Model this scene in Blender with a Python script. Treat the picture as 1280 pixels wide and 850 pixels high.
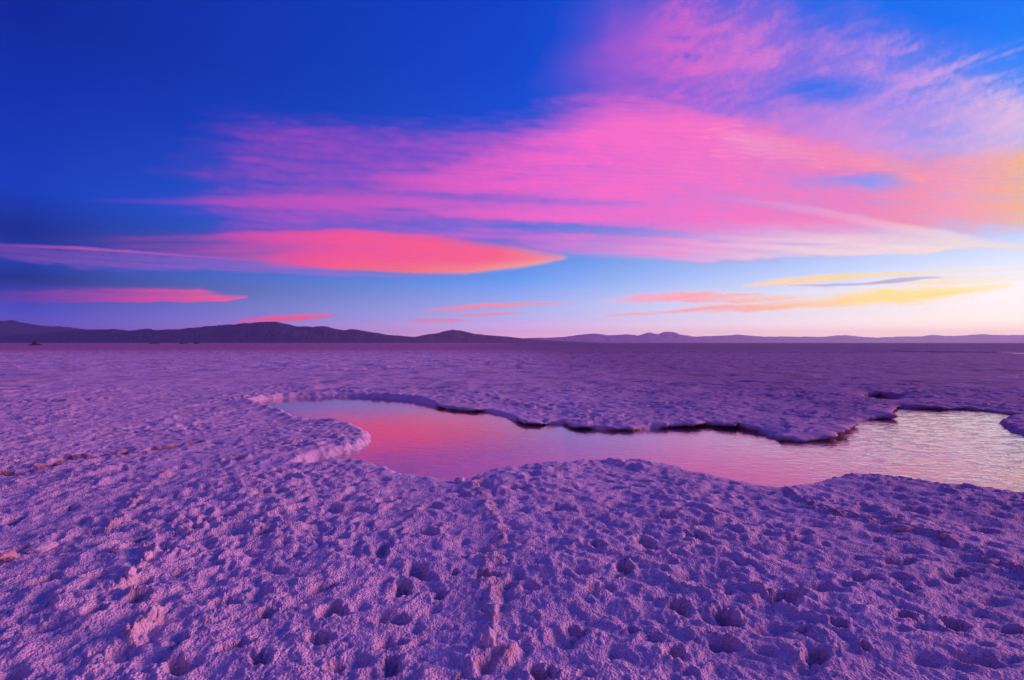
import bpy, bmesh, math, random
import numpy as np

for o in list(bpy.data.objects):
    bpy.data.objects.remove(o)
scene = bpy.context.scene
COL = scene.collection

# ------------------------------------------------------------------ camera
CAM_H = 1.5
F = 604.0 / 1280.0                       # focal length / sensor width
HORIZON = 428.5                          # row of the horizon in the 1280x850 photograph
cam_data = bpy.data.cameras.new('camera')
cam_data.sensor_width = 36.0
cam_data.lens = 36.0 * F
cam_data.shift_y = (HORIZON - 425.0) / 1280.0
cam_data.clip_start = 0.05
cam_data.clip_end = 400000.0
cam = bpy.data.objects.new('camera', cam_data)
cam.location = (0, 0, CAM_H)
cam.rotation_euler = (math.radians(90), 0, 0)
COL.objects.link(cam)
scene.camera = cam

# ------------------------------------------------------------------ colour management
vs = scene.view_settings
vs.view_transform = 'Standard'
vs.look = 'None'
vs.exposure = 0.0
vs.gamma = 1.0
vs.use_curve_mapping = False
scene.cycles.transparent_max_bounces = 24
scene.cycles.volume_bounces = 0
scene.cycles.max_bounces = 8

GLOW_AZ = 52.0                           # bearing of the brightest part of the horizon, just right of the frame
SUN_AZ = 80.0                            # degrees to the right of the view axis
SUN_EL = 11.0


def lin(c):
    out = []
    for v in c[:3]:
        v = v / 255.0
        out.append(v / 12.92 if v <= 0.04045 else ((v + 0.055) / 1.055) ** 2.4)
    return (out[0], out[1], out[2], 1.0)


class NT:
    """small helper to write node trees"""
    def __init__(self, tree):
        self.t = tree
        tree.nodes.clear()

    def n(self, kind, **kw):
        nd = self.t.nodes.new(kind)
        for k, v in kw.items():
            setattr(nd, k, v)
        return nd

    def l(self, a, b):
        self.t.links.new(a, b)

    def inp(self, sock, v):
        if isinstance(v, bpy.types.NodeSocket):
            self.l(v, sock)
        else:
            sock.default_value = v

    def math(self, op, a, b=None, c=None, clamp=False):
        nd = self.n('ShaderNodeMath', operation=op, use_clamp=clamp)
        self.inp(nd.inputs[0], a)
        if b is not None:
            self.inp(nd.inputs[1], b)
        if c is not None:
            self.inp(nd.inputs[2], c)
        return nd.outputs[0]

    def ramp(self, fac, stops, interp='LINEAR'):
        nd = self.n('ShaderNodeValToRGB')
        nd.color_ramp.interpolation = interp
        el = nd.color_ramp.elements
        while len(el) < len(stops):
            el.new(0.5)
        for e, (p, c) in zip(el, stops):
            e.position = p
        for e, (p, c) in zip(el, stops):
            e.position = p
            e.color = c if len(c) == 4 else (c[0], c[1], c[2], 1)
        self.inp(nd.inputs[0], fac)
        return nd.outputs[0]

    def mix(self, fac, a, b, blend='MIX'):
        nd = self.n('ShaderNodeMix', data_type='RGBA', blend_type=blend)
        self.inp(nd.inputs[0], fac)
        self.inp(nd.inputs[6], a)
        self.inp(nd.inputs[7], b)
        return nd.outputs[2]

    def maprange(self, v, a, b, c=0.0, d=1.0, kind='LINEAR'):
        nd = self.n('ShaderNodeMapRange', interpolation_type=kind)
        self.inp(nd.inputs[0], v)
        nd.inputs[1].default_value = a
        nd.inputs[2].default_value = b
        nd.inputs[3].default_value = c
        nd.inputs[4].default_value = d
        return nd.outputs[0]

    def noise(self, vec, scale, detail=2.0, rough=0.5, dist=0.0):
        nd = self.n('ShaderNodeTexNoise')
        self.l(vec, nd.inputs['Vector'])
        nd.inputs['Scale'].default_value = scale
        nd.inputs['Detail'].default_value = detail
        nd.inputs['Roughness'].default_value = rough
        nd.inputs['Distortion'].default_value = dist
        return nd.outputs['Fac']


# ------------------------------------------------------------------ sky (world)
world = bpy.data.worlds.new('World')
scene.world = world
world.use_nodes = True
w = NT(world.node_tree)
tc = w.n('ShaderNodeTexCoord')
sep = w.n('ShaderNodeSeparateXYZ')
w.l(tc.outputs['Generated'], sep.inputs[0])
dx, dy, dz = sep.outputs
hyp = w.math('SQRT', w.math('ADD', w.math('MULTIPLY', dx, dx), w.math('MULTIPLY', dy, dy)))
hyp = w.math('MAXIMUM', hyp, 0.0001)
saz = math.radians(GLOW_AZ)
dot = w.math('ADD', w.math('MULTIPLY', dx, math.sin(saz)), w.math('MULTIPLY', dy, math.cos(saz)))
cosA = w.math('MINIMUM', w.math('MAXIMUM', w.math('DIVIDE', dot, hyp), -1.0), 1.0)
ang = w.math('MULTIPLY', w.math('ARCCOSINE', cosA), 180.0 / math.pi)      # degrees from the sun's bearing
el01 = w.math('MULTIPLY', w.math('ARCSINE', w.math('MINIMUM', w.math('MAXIMUM', dz, 0.0), 1.0)), 2.0 / math.pi)


def zpos(u, v):
    d = np.array([u - 640.0, 604.0, HORIZON - v])
    d /= np.linalg.norm(d)
    return math.asin(d[2]) * 2 / math.pi


def col_ramp(u, stops, top):
    s = [(zpos(u, v), lin(c)) for v, c in stops] + [(1.0, lin(top))]
    return w.ramp(el01, s, 'LINEAR')


ZEN = (40, 56, 178)
r_left = col_ramp(0, [(428, (98, 72, 182)), (405, (84, 72, 182)), (388, (62, 70, 182)), (345, (0, 40, 126)),
                      (322, (4, 56, 162)), (285, (0, 40, 138)), (230, (0, 60, 192)), (100, (0, 47, 174)), (0, (0, 38, 156))], ZEN)
r_mid = col_ramp(640, [(428, (235, 165, 205)), (410, (205, 168, 222)), (395, (172, 172, 228)), (350, (96, 152, 234)),
                       (300, (62, 122, 226)), (200, (24, 84, 214)), (90, (0, 70, 206)), (0, (0, 64, 200))], ZEN)
r_right = col_ramp(1280, [(428, (255, 214, 186)), (415, (255, 230, 202)), (395, (255, 243, 224)), (350, (242, 240, 240)),
                          (310, (208, 222, 250)), (220, (112, 174, 255)), (100, (0, 138, 255)), (0, (0, 118, 248))], ZEN)
r_anti = w.ramp(el01, [(0.0, lin((150, 86, 150))), (0.06, lin((206, 118, 182))), (0.18, lin((164, 98, 188))),
                       (0.42, lin((76, 66, 186))), (1.0, lin(ZEN))])
m1 = w.mix(w.maprange(ang, 97.0, 165.0, kind='SMOOTHSTEP'), r_left, r_anti)
m2 = w.mix(w.maprange(ang, 52.0, 97.0), r_mid, m1)
m3 = w.mix(w.maprange(ang, 6.0, 52.0), r_right, m2)
skytex = w.n('ShaderNodeTexSky', sky_type='NISHITA')
skytex.sun_disc = False
skytex.sun_elevation = math.radians(SUN_EL)
skytex.sun_rotation = math.radians(SUN_AZ)
skytex.altitude = 3400
bg1 = w.n('ShaderNodeBackground')
bg1.inputs['Strength'].default_value = 0.0012
w.l(skytex.outputs[0], bg1.inputs['Color'])
bg2 = w.n('ShaderNodeBackground')
bg2.inputs['Strength'].default_value = 1.28
w.l(w.mix(1.0, m3, w.ramp(el01, [(0.0, (1.5, 1.42, 1.28)), (0.03, (1.02, 1.02, 1.02)), (0.12, (0.78, 0.78, 0.78))]), 'MULTIPLY'), bg2.inputs['Color'])
addn = w.n('ShaderNodeAddShader')
w.l(bg1.outputs[0], addn.inputs[0])
w.l(bg2.outputs[0], addn.inputs[1])
wo = w.n('ShaderNodeOutputWorld')
w.l(addn.outputs[0], wo.inputs['Surface'])

# ------------------------------------------------------------------ sun
sun_data = bpy.data.lights.new('sun', 'SUN')
sun_data.energy = 4.1
sun_data.angle = math.radians(26)
sun_data.color = (1.0, 0.33, 0.44)
sun = bpy.data.objects.new('sun', sun_data)
e_, a_ = math.radians(SUN_EL), math.radians(SUN_AZ)
sd = np.array([math.sin(a_) * math.cos(e_), math.cos(a_) * math.cos(e_), math.sin(e_)])   # towards the sun
import mathutils
sun.rotation_euler = mathutils.Vector(sd).to_track_quat('Z', 'Y').to_euler()
COL.objects.link(sun)

# ------------------------------------------------------------------ numpy noise
_rng = np.random.RandomState(7)
_P = _rng.permutation(256).astype(np.int32)
_P = np.concatenate([_P, _P, _P[:2]])
_a = _rng.rand(256) * 2 * math.pi
_GX, _GY = np.cos(_a).astype(np.float32), np.sin(_a).astype(np.float32)


def perlin(x, y, seed=0):
    x = np.asarray(x, dtype=np.float64) + seed * 17.31
    y = np.asarray(y, dtype=np.float64) + seed * 9.77
    xi = np.floor(x)
    yi = np.floor(y)
    xf = (x - xi).astype(np.float32)
    yf = (y - yi).astype(np.float32)
    xi = xi.astype(np.int64) & 255
    yi = yi.astype(np.int64) & 255
    u = xf * xf * xf * (xf * (xf * 6 - 15) + 10)
    v = yf * yf * yf * (yf * (yf * 6 - 15) + 10)
    x1 = (xi + 1) & 255
    y1 = (yi + 1) & 255
    pa, pb = _P[xi], _P[x1]
    h00, h10, h01, h11 = _P[pa + yi], _P[pb + yi], _P[pa + y1], _P[pb + y1]
    n00 = _GX[h00] * xf + _GY[h00] * yf
    n10 = _GX[h10] * (xf - 1) + _GY[h10] * yf
    n01 = _GX[h01] * xf + _GY[h01] * (yf - 1)
    n11 = _GX[h11] * (xf - 1) + _GY[h11] * (yf - 1)
    a = n00 + u * (n10 - n00)
    b = n01 + u * (n11 - n01)
    return (a + v * (b - a)) * 1.5


def fbm(x, y, octs=4, seed=0, gain=0.5, lac=2.03):
    s, a, t = 0.0, 1.0, 0.0
    for i in range(octs):
        s = s + a * perlin(x * lac ** i, y * lac ** i, seed + i * 3)
        t += a
        a *= gain
    return s / t


def sstep(x, a, b):
    t = np.clip((x - a) / (b - a), 0, 1)
    return t * t * (3 - 2 * t)


def worley(x, y, seed=0):
    """distance to nearest jittered point and that cell's random number"""
    xi = np.floor(x).astype(np.int64)
    yi = np.floor(y).astype(np.int64)
    best = np.full(x.shape, 9.0, dtype=np.float32)
    rid = np.zeros(x.shape, dtype=np.float32)
    for i in (-1, 0, 1):
        for j in (-1, 0, 1):
            cx, cy = xi + i, yi + j
            h = _P[(_P[(cx + seed * 13) & 255] + cy + seed * 7) & 255]
            h2 = _P[(h + 57) & 255]
            px = cx + 0.5 + 0.8 * (h / 255.0 - 0.5)
            py = cy + 0.5 + 0.8 * (h2 / 255.0 - 0.5)
            d = np.hypot(x - px, y - py).astype(np.float32)
            r = _P[(h2 + 101) & 255] / 255.0
            m = d < best
            best = np.where(m, d, best)
            rid = np.where(m, r, rid)
    return best, rid


def gp(u, v, z=0.0):
    """point of the plane at height z that the photograph shows at pixel u, v"""
    D = (CAM_H - z) * 604.0 / (v - HORIZON)
    return ((u - 640.0) / 604.0 * D, D)


# ------------------------------------------------------------------ mesh helpers
def make_obj(name, verts, faces, mat=None, parent=None, smooth=True):
    me = bpy.data.meshes.new(name)
    verts = np.asarray(verts, dtype=np.float32)
    faces = np.asarray(faces, dtype=np.int32)
    k = faces.shape[1]
    me.vertices.add(len(verts))
    me.vertices.foreach_set('co', verts.ravel())
    me.loops.add(len(faces) * k)
    me.loops.foreach_set('vertex_index', faces.ravel())
    me.polygons.add(len(faces))
    me.polygons.foreach_set('loop_start', np.arange(0, len(faces) * k, k, dtype=np.int32))
    me.polygons.foreach_set('use_smooth', np.full(len(faces), smooth, dtype=bool))
    me.update(calc_edges=True)
    if mat:
        me.materials.append(mat)
    ob = bpy.data.objects.new(name, me)
    COL.objects.link(ob)
    ob.parent = parent
    return ob


def attr(ob, name, vals):
    a = ob.data.attributes.new(name, 'FLOAT', 'POINT')
    a.data.foreach_set('value', np.asarray(vals, dtype=np.float32).ravel())


def grid_faces(nr, nc):
    i = np.arange(nr - 1)[:, None] * nc + np.arange(nc - 1)[None, :]
    return np.stack([i, i + 1, i + nc + 1, i + nc], -1).reshape(-1, 4)


def tag(o, label=None, cat=None, group=None, kind=None):
    if label:
        o['label'] = label
    if cat:
        o['category'] = cat
    if group:
        o['group'] = group
    if kind:
        o['kind'] = kind
    return o


def new_mat(name):
    m = bpy.data.materials.new(name)
    m.use_nodes = True
    return m, NT(m.node_tree)


# ------------------------------------------------------------------ materials
def salt_material():
    m, t = new_mat('salt')
    geo = t.n('ShaderNodeNewGeometry')
    pos = geo.outputs['Position']
    sp = t.n('ShaderNodeSeparateXYZ')
    t.l(pos, sp.inputs[0])
    dist = sp.outputs[1]
    at = t.n('ShaderNodeAttribute', attribute_name='mud_dark')
    mud_dark = at.outputs['Fac']
    at2 = t.n('ShaderNodeAttribute', attribute_name='crust')
    crust = at2.outputs['Fac']
    n1 = t.noise(pos, 1.3, 5, 0.6)
    n2 = t.noise(pos, 9.0, 5, 0.65)
    n3 = t.noise(pos, 70.0, 3, 0.6)
    base = t.mix(t.maprange(n1, 0.35, 0.7), (0.72, 0.54, 0.66, 1), (0.68, 0.48, 0.57, 1))
    base = t.mix(t.maprange(n2, 0.5, 0.75), base, (0.68, 0.46, 0.52, 1))
    base = t.mix(t.maprange(n3, 0.3, 0.75, 0, 0.5), base, (0.90, 0.82, 0.88, 1))
    base = t.mix(mud_dark, base, (0.38, 0.15, 0.13, 1))
    at3 = t.n('ShaderNodeAttribute', attribute_name='undercut_shade')
    base = t.mix(at3.outputs['Fac'], base, (0.035, 0.022, 0.03, 1))  # undercut shade painted near black on bank walls and hollow
    base = t.mix(crust, base, (0.80, 0.72, 0.78, 1))
    backlit_near = t.math('MULTIPLY', t.maprange(sp.outputs[0], -0.5, 9.0, kind='SMOOTHSTEP'), t.maprange(n1, 0.25, 0.7, 0.55, 0.92))
    base = t.mix(backlit_near, base, (0.38, 0.23, 0.40, 1))  # right side painted darker, standing in for backlit shade
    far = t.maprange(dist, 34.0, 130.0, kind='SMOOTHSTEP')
    backlit_far = t.maprange(sp.outputs[0], -45.0, 60.0, kind='SMOOTHSTEP')
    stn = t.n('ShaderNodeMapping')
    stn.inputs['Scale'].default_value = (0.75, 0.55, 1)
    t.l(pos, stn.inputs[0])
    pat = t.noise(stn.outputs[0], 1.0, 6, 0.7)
    silt_shaded = t.mix(backlit_far, (0.46, 0.17, 0.26, 1), (0.055, 0.018, 0.055, 1))  # brown silt, painted near black rightward as backlit shade
    base = t.mix(t.math('MULTIPLY', far, t.maprange(pat, 0.3, 0.62, 0.62, 1.0)), base, silt_shaded)
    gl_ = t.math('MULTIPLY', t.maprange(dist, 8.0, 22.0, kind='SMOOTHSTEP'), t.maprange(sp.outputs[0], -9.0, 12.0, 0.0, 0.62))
    base = t.mix(gl_, base, (0.30, 0.18, 0.32, 1))  # backlit shade painted over the right of the middle distance
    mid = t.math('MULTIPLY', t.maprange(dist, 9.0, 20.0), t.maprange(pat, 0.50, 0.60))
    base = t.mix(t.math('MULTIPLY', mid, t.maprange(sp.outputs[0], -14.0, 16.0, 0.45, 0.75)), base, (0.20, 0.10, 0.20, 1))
    b = t.n('ShaderNodeBsdfPrincipled')
    t.l(base, b.inputs['Base Color'])
    b.inputs['Roughness'].default_value = 0.75
    b.inputs['Specular IOR Level'].default_value = 0.25
    h1 = t.noise(pos, 55.0, 3, 0.6)
    h2 = t.noise(pos, 170.0, 2, 0.6)
    h3 = t.noise(pos, 4.0, 5, 0.65)
    vo = t.n('ShaderNodeTexVoronoi', feature='F1')
    vo.inputs['Scale'].default_value = 78.0
    t.l(pos, vo.inputs['Vector'])
    h1 = t.math('SUBTRACT', h1, t.math('MULTIPLY', vo.outputs['Distance'], 0.75))
    hh = t.math('ADD', t.math('MULTIPLY', h1, 0.015), t.math('MULTIPLY', h2, 0.006))
    h4 = t.noise(pos, 0.8, 4, 0.6)
    farw = t.maprange(dist, 14.0, 40.0)
    hh = t.math('ADD', hh, t.math('MULTIPLY', t.math('MULTIPLY', h4, farw), 0.45))
    hh = t.math('ADD', hh, t.math('MULTIPLY', t.math('MULTIPLY', h3, farw), 0.10))
    bump = t.n('ShaderNodeBump')
    bump.inputs['Strength'].default_value = 1.0
    bump.inputs['Distance'].default_value = 1.0
    t.l(hh, bump.inputs['Height'])
    t.l(bump.outputs[0], b.inputs['Normal'])
    o = t.n('ShaderNodeOutputMaterial')
    t.l(b.outputs[0], o.inputs['Surface'])
    return m


def water_material():
    m, t = new_mat('brine')
    geo = t.n('ShaderNodeNewGeometry')
    pos = geo.outputs['Position']
    sp = t.n('ShaderNodeSeparateXYZ')
    t.l(pos, sp.inputs[0])
    # ripples run obliquely; the right part of the pool is ruffled more
    mp = t.n('ShaderNodeMapping')
    mp.inputs['Rotation'].default_value = (0, 0, math.radians(28))
    mp.inputs['Scale'].default_value = (4.2, 11.0, 1)
    t.l(pos, mp.inputs[0])
    r1 = t.noise(mp.outputs[0], 1.0, 3, 0.55, 0.4)
    mp2 = t.n('ShaderNodeMapping')
    mp2.inputs['Rotation'].default_value = (0, 0, math.radians(-20))
    mp2.inputs['Scale'].default_value = (4.0, 5.4, 1)
    t.l(pos, mp2.inputs[0])
    r2 = t.noise(mp2.outputs[0], 1.0, 3, 0.6, 0.6)
    r2 = t.maprange(r2, 0.40, 0.74, kind='SMOOTHSTEP')
    mp3 = t.n('ShaderNodeMapping')
    mp3.inputs['Rotation'].default_value = (0, 0, math.radians(24))
    mp3.inputs['Scale'].default_value = (5.0, 19.0, 1)
    t.l(pos, mp3.inputs[0])
    r3 = t.noise(mp3.outputs[0], 1.0, 2, 0.5, 0.5)
    ruff = t.maprange(sp.outputs[0], 2.2, 6.5, kind='SMOOTHSTEP')
    calm = t.maprange(sp.outputs[0], -2.2, 0.6, 0.6, 1.0)
    r1 = t.math('ADD', r1, t.math('MULTIPLY', r3, 0.55))
    h = t.math('ADD', t.math('MULTIPLY', t.math('MULTIPLY', r1, calm), 0.0030),
               t.math('MULTIPLY', t.math('MULTIPLY', r2, ruff), 0.0065))
    bump = t.n('ShaderNodeBump')
    bump.inputs['Strength'].default_value = 1.0
    bump.inputs['Distance'].default_value = 1.0
    t.l(h, bump.inputs['Height'])
    lw_ = t.n('ShaderNodeLayerWeight')
    lw_.inputs['Blend'].default_value = 0.5
    t.l(bump.outputs[0], lw_.inputs['Normal'])
    fr = t.n('ShaderNodeMath', operation='MULTIPLY_ADD')
    t.l(t.math('POWER', lw_.outputs['Facing'], 1.7), fr.inputs[0])
    fr.inputs[1].default_value = 0.94
    fr.inputs[2].default_value = 0.06
    gl = t.n('ShaderNodeBsdfGlossy')
    gl.inputs['Color'].default_value = (1.0, 0.88, 0.91, 1)
    gl.inputs['Roughness'].default_value = 0.045
    t.l(bump.outputs[0], gl.inputs['Normal'])
    tr = t.n('ShaderNodeBsdfTransparent')
    tr.inputs['Color'].default_value = (0.72, 0.45, 0.42, 1)
    mx = t.n('ShaderNodeMixShader')
    t.l(fr.outputs[0], mx.inputs[0])
    t.l(tr.outputs[0], mx.inputs[1])
    t.l(gl.outputs[0], mx.inputs[2])
    o = t.n('ShaderNodeOutputMaterial')
    t.l(mx.outputs[0], o.inputs['Surface'])
    return m


def plain_material(name, c1, c2, scale, rough=0.9, bump=0.0):
    m, t = new_mat(name)
    geo = t.n('ShaderNodeNewGeometry')
    n1 = t.noise(geo.outputs['Position'], scale, 6, 0.62)
    b = t.n('ShaderNodeBsdfPrincipled')
    t.l(t.mix(t.maprange(n1, 0.3, 0.7), c1, c2), b.inputs['Base Color'])
    b.inputs['Roughness'].default_value = rough
    b.inputs['Specular IOR Level'].default_value = 0.2
    if bump:
        bp = t.n('ShaderNodeBump')
        bp.inputs['Distance'].default_value = bump
        bp.inputs['Strength'].default_value = 1.0
        t.l(n1, bp.inputs['Height'])
        t.l(bp.outputs[0], b.inputs['Normal'])
    o = t.n('ShaderNodeOutputMaterial')
    t.l(b.outputs[0], o.inputs['Surface'])
    return m


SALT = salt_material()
WATER = water_material()
ROCK = plain_material('mountain_rock', (0.016, 0.024, 0.10, 1), (0.04, 0.042, 0.14, 1), 0.0016)
ROCK_HAZED = plain_material('hazed_mountain_rock', (0.15, 0.17, 0.42, 1), (0.22, 0.23, 0.52, 1), 0.0012)  # rock colour paled and blued to paint in distance haze
EARTH = plain_material('dark_earth', (0.045, 0.03, 0.03, 1), (0.10, 0.07, 0.06, 1), 1.2, bump=0.3)
RUSTY = plain_material('rusty_salt', (0.46, 0.25, 0.26, 1), (0.64, 0.44, 0.48, 1), 40, bump=0.01)
PALE = plain_material('pale_salt', (0.62, 0.47, 0.54, 1), (0.74, 0.60, 0.67, 1), 60, bump=0.01)

# ------------------------------------------------------------------ shorelines
WL = -0.065                               # water level
far_bank = [(318, 503), (335, 499.5), (355, 498), (378, 497.3), (400, 497), (440, 496.5), (480, 498), (512, 500.5), (530, 505), (545, 509),
            (575, 513), (607, 515), (625, 520), (645, 527), (670, 531), (700, 530.5), (720, 535), (750, 538), (790, 539),
            (820, 537), (850, 533.5), (880, 531.5), (920, 534), (945, 541), (970, 550), (1000, 552), (1030, 547),
            (1055, 539), (1069, 533.5), (1064, 529), (1085, 526), (1110, 521.5), (1115, 514), (1106, 510.5), (1140, 511), (1180, 512),
            (1205, 511.5), (1225, 513.5), (1258, 518), (1290, 519.5), (1264, 521), (1248, 527), (1254, 535), (1265, 540),
            (1282, 546), (1340, 556), (1480, 560)]
near_bank = [(1520, 640), (1400, 632), (1280, 618), (1240, 612), (1200, 606), (1150, 600), (1100, 594), (1070, 591.5), (1040, 594),
             (1010, 603), (985, 608.5), (960, 606.5), (930, 601), (900, 595), (870, 588), (850, 582), (820, 578), (790, 574),
             (760, 572.5), (730, 574.5), (700, 577), (660, 580), (625, 585), (600, 592), (582, 600), (573, 602.5), (560, 599),
             (530, 593), (505, 589), (490, 583.5), (470, 577.5), (450, 574.5), (430, 574), (405, 577.5), (384, 579.5)]
spit = [(400, 575), (430, 569), (455, 561), (468, 552), (466, 544)]
spit_back = [(455, 536), (440, 529.5), (420, 526.5), (395, 524), (375, 520), (358, 513), (338, 508)]
POOL = np.array([gp(u, v, WL) for u, v in far_bank] + [gp(u, v, -0.02) for u, v in near_bank] +
                [gp(u, v, WL) for u, v in spit] + [gp(u, v, -0.02) for u, v in spit_back])
HOLE = np.array([gp(u, v, -0.1) for u, v in [(1082, 495.5), (1096, 493.5), (1122, 496), (1121, 502), (1108, 505), (1094, 504), (1086, 500.5)]])
FAR_POOL = np.array([gp(u, v, -0.1) for u, v in [(1250, 441.6), (1268, 440.9), (1330, 440.4), (1460, 440.4), (1460, 443.6), (1330, 443.4), (1275, 442.8)]])


def signed_dist(px, py, poly):
    """positive outside the polygon; also the outward direction"""
    n = len(poly)
    best = np.full(px.shape, 1e9)
    gx = np.zeros(px.shape)
    gy = np.ones(px.shape)
    inside = np.zeros(px.shape, dtype=bool)
    for i in range(n):
        a, b = poly[i], poly[(i + 1) % n]
        ex, ey = b - a
        wx, wy = px - a[0], py - a[1]
        t = np.clip((wx * ex + wy * ey) / (ex * ex + ey * ey + 1e-12), 0, 1)
        qx, qy = wx - ex * t, wy - ey * t
        d = qx * qx + qy * qy
        m = d < best
        best = np.where(m, d, best)
        gx = np.where(m, qx, gx)
        gy = np.where(m, qy, gy)
        if a[1] != b[1]:
            c = ((a[1] <= py) != (b[1] <= py)) & (px < ex * (py - a[1]) / ey + a[0])
            inside ^= c
    d = np.sqrt(best)
    s = np.where(inside, -1.0, 1.0)
    inv = s / np.maximum(d, 1e-6)
    return d * s, gx * inv, gy * inv


def line_dist(px, py, pts):
    """distance to a polyline, side (positive = far side of a left-to-right line)"""
    best = np.full(px.shape, 1e9)
    side = np.zeros(px.shape)
    for a, b in zip(pts[:-1], pts[1:]):
        ex, ey = b[0] - a[0], b[1] - a[1]
        wx, wy = px - a[0], py - a[1]
        t = np.clip((wx * ex + wy * ey) / (ex * ex + ey * ey + 1e-12), 0, 1)
        d = np.hypot(wx - ex * t, wy - ey * t)
        m = d < best
        best = np.where(m, d, best)
        side = np.where(m, np.sign(ex * wy - ey * wx), side)
    return best, side


# ------------------------------------------------------------------ salt flat terrain
def build_rows():
    r = [1.45]
    while r[-1] < 36000:
        y = r[-1]
        if y < 4.6:
            s = 0.0040 * y
        elif y < 13.6:
            s = 0.0185
        elif y < 20:
            s = 0.0185 + (y - 13.6) * 0.012
        elif y < 200:
            s = 0.016 * y * (0.3 if 68 < y < 84 else 1.0)
        else:
            s = 0.06 * y
        r.append(y + s)
    return np.array(r)


ROWS = build_rows()
NC = 800
tcol = np.linspace(-1.16, 1.16, NC)
side = 1.16 + np.cumsum(np.concatenate([np.full(90, 0.0095), np.geomspace(0.02, 1.3, 12)]))
TCOL = np.concatenate([-side[::-1], tcol, side])
NC = len(TCOL)
Y = np.repeat(ROWS[:, None], NC, 1)
X = Y * TCOL[None, :]
Z = np.zeros_like(Y)
dYr = np.gradient(ROWS)[:, None]
SPC = np.maximum(np.maximum(dYr, ROWS[:, None] * (tcol[1] - tcol[0])), 0.002) * np.ones_like(Y)
NR = len(ROWS)
nearN = int(np.searchsorted(ROWS, 220.0))     # rows that carry relief
x, y, spc = X[:nearN], Y[:nearN], SPC[:nearN]


def lod(wl):
    return np.clip(wl / (2.2 * spc) - 0.6, 0, 1).astype(np.float32)


mud_dark = np.zeros_like(Y, dtype=np.float32)
crust = np.zeros_like(Y, dtype=np.float32)
undercut_shade = np.zeros_like(Y, dtype=np.float32)

wx = 0.10 * fbm(x * 1.6, y * 1.6, 3, 41)
wy = 0.10 * fbm(x * 1.6, y * 1.6, 3, 57)
xx, yy = x + wx, y + wy
h = 0.065 * fbm(x * 0.28, y * 0.28, 3, 1) + 0.035 * fbm(xx * 0.9, yy * 0.9, 3, 2)


def oriented(angle, stretch, wl, seed):
    c, s = math.cos(angle), math.sin(angle)
    return perlin((xx * c + yy * s) / (wl * stretch), (-xx * s + yy * c) / wl, seed)


wr = sstep(x / y, -0.35, 0.25).astype(np.float32)      # right part runs the other way


def lumps(wl, stretch, seed, la=0.75, ra=-0.72):
    l = oriented(la, stretch * 0.8, wl, seed)
    r = oriented(ra, stretch, wl, seed + 5)
    b = (1 - wr) * np.sqrt(l * l + 0.012) + wr * np.sqrt(r * r + 0.012)
    return np.clip(b * 1.5, 0, 1.1)


amp = 0.46 + 0.80 * sstep(fbm(x * 0.55, y * 0.55, 2, 77), -0.5, 0.6)
la = 0.62 + 0.38 * wr


def cups(wl, stretch, seed, ang):
    c, q = math.cos(ang), math.sin(ang)
    a = xx * c + yy * q
    b = -xx * q + yy * c
    a = a + 0.55 * wl * perlin(a / (1.3 * wl), b / (1.3 * wl), seed) + 0.2 * wl * perlin(a / (0.5 * wl), b / (0.5 * wl), seed + 1)
    b = b + 0.55 * wl * perlin(a / (1.3 * wl) + 9, b / (1.3 * wl), seed + 2) + 0.2 * wl * perlin(a / (0.5 * wl), b / (0.5 * wl) + 5, seed + 3)
    d, r = worley(a / (wl * stretch), b / wl, seed)
    t_ = np.clip(d / 0.75, 0, 1)
    return (t_ * t_ * (3 - 2 * t_) - 0.5) * (0.35 + 0.9 * r)


cu = (1 - wr) * cups(0.19, 1.25, 4, 0.6) + wr * cups(0.19, 1.8, 6, -0.62)
h += 0.029 * amp * cu * lod(0.19)
cu2 = (1 - wr) * cups(0.095, 1.15, 14, 0.5) + wr * cups(0.10, 1.5, 16, -0.6)
h += 0.013 * amp * cu2 * lod(0.095)
h += 0.022 * amp * (lumps(0.44, 1.8, 11) - 0.4) * lod(0.34)
h += 0.014 * amp * (lumps(0.17, 1.5, 23) - 0.4) * lod(0.17)
h += 0.010 * amp * (lumps(0.085, 1.25, 31) - 0.4) * lod(0.085)
# rounded knobs of salt growing over one another
for wl, kh, sd_, th in ((0.16, 0.014, 17, 0.6), (0.085, 0.010, 43, 0.5), (0.05, 0.006, 53, 0.3)):
    kd, kid = worley((xx + 0.3 * wl * perlin(x / wl, y / wl, sd_)) / wl, (yy + 0.3 * wl * perlin(x / wl + 7, y / wl, sd_)) / wl, sd_)
    h += kh * amp * (kid > th) * np.sqrt(np.clip(1 - (kd / (0.40 + 0.35 * kid)) ** 2, 0, 1)) * (0.4 + 0.6 * kid) * lod(wl)
g1 = np.abs(perlin(xx / 0.042, yy / 0.042, 61))
g2 = np.abs(perlin(xx / 0.021 + 3, yy / 0.021, 67))
h += 0.009 * (g1 - 0.3) * lod(0.042) + 0.0065 * (g2 - 0.3) * lod(0.021)
# bigger streaky relief farther out
h += 0.05 * fbm(x / 1.1, y / 0.9, 4, 90) * sstep(y, 8, 18) * lod(0.6)
h += 0.24 * fbm(x / 3.2, y / 2.4, 4, 93, 0.6) * sstep(y, 16, 34) * lod(1.6)

# random hollows
wd, wid = worley(xx / 0.42, yy / 0.30, 3)
pit = np.where(wid > 0.52, 1 - sstep(wd, 0.06, 0.16 + 0.22 * (wid - 0.5)), 0)
h -= 0.035 * pit * lod(0.12) * (0.5 + wid)
wd, wid = worley(xx / 0.19 + 5, yy / 0.15, 9)
pit = np.where(wid > 0.7, 1 - sstep(wd, 0.05, 0.3), 0)
h -= 0.03 * pit * lod(0.07)

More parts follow.
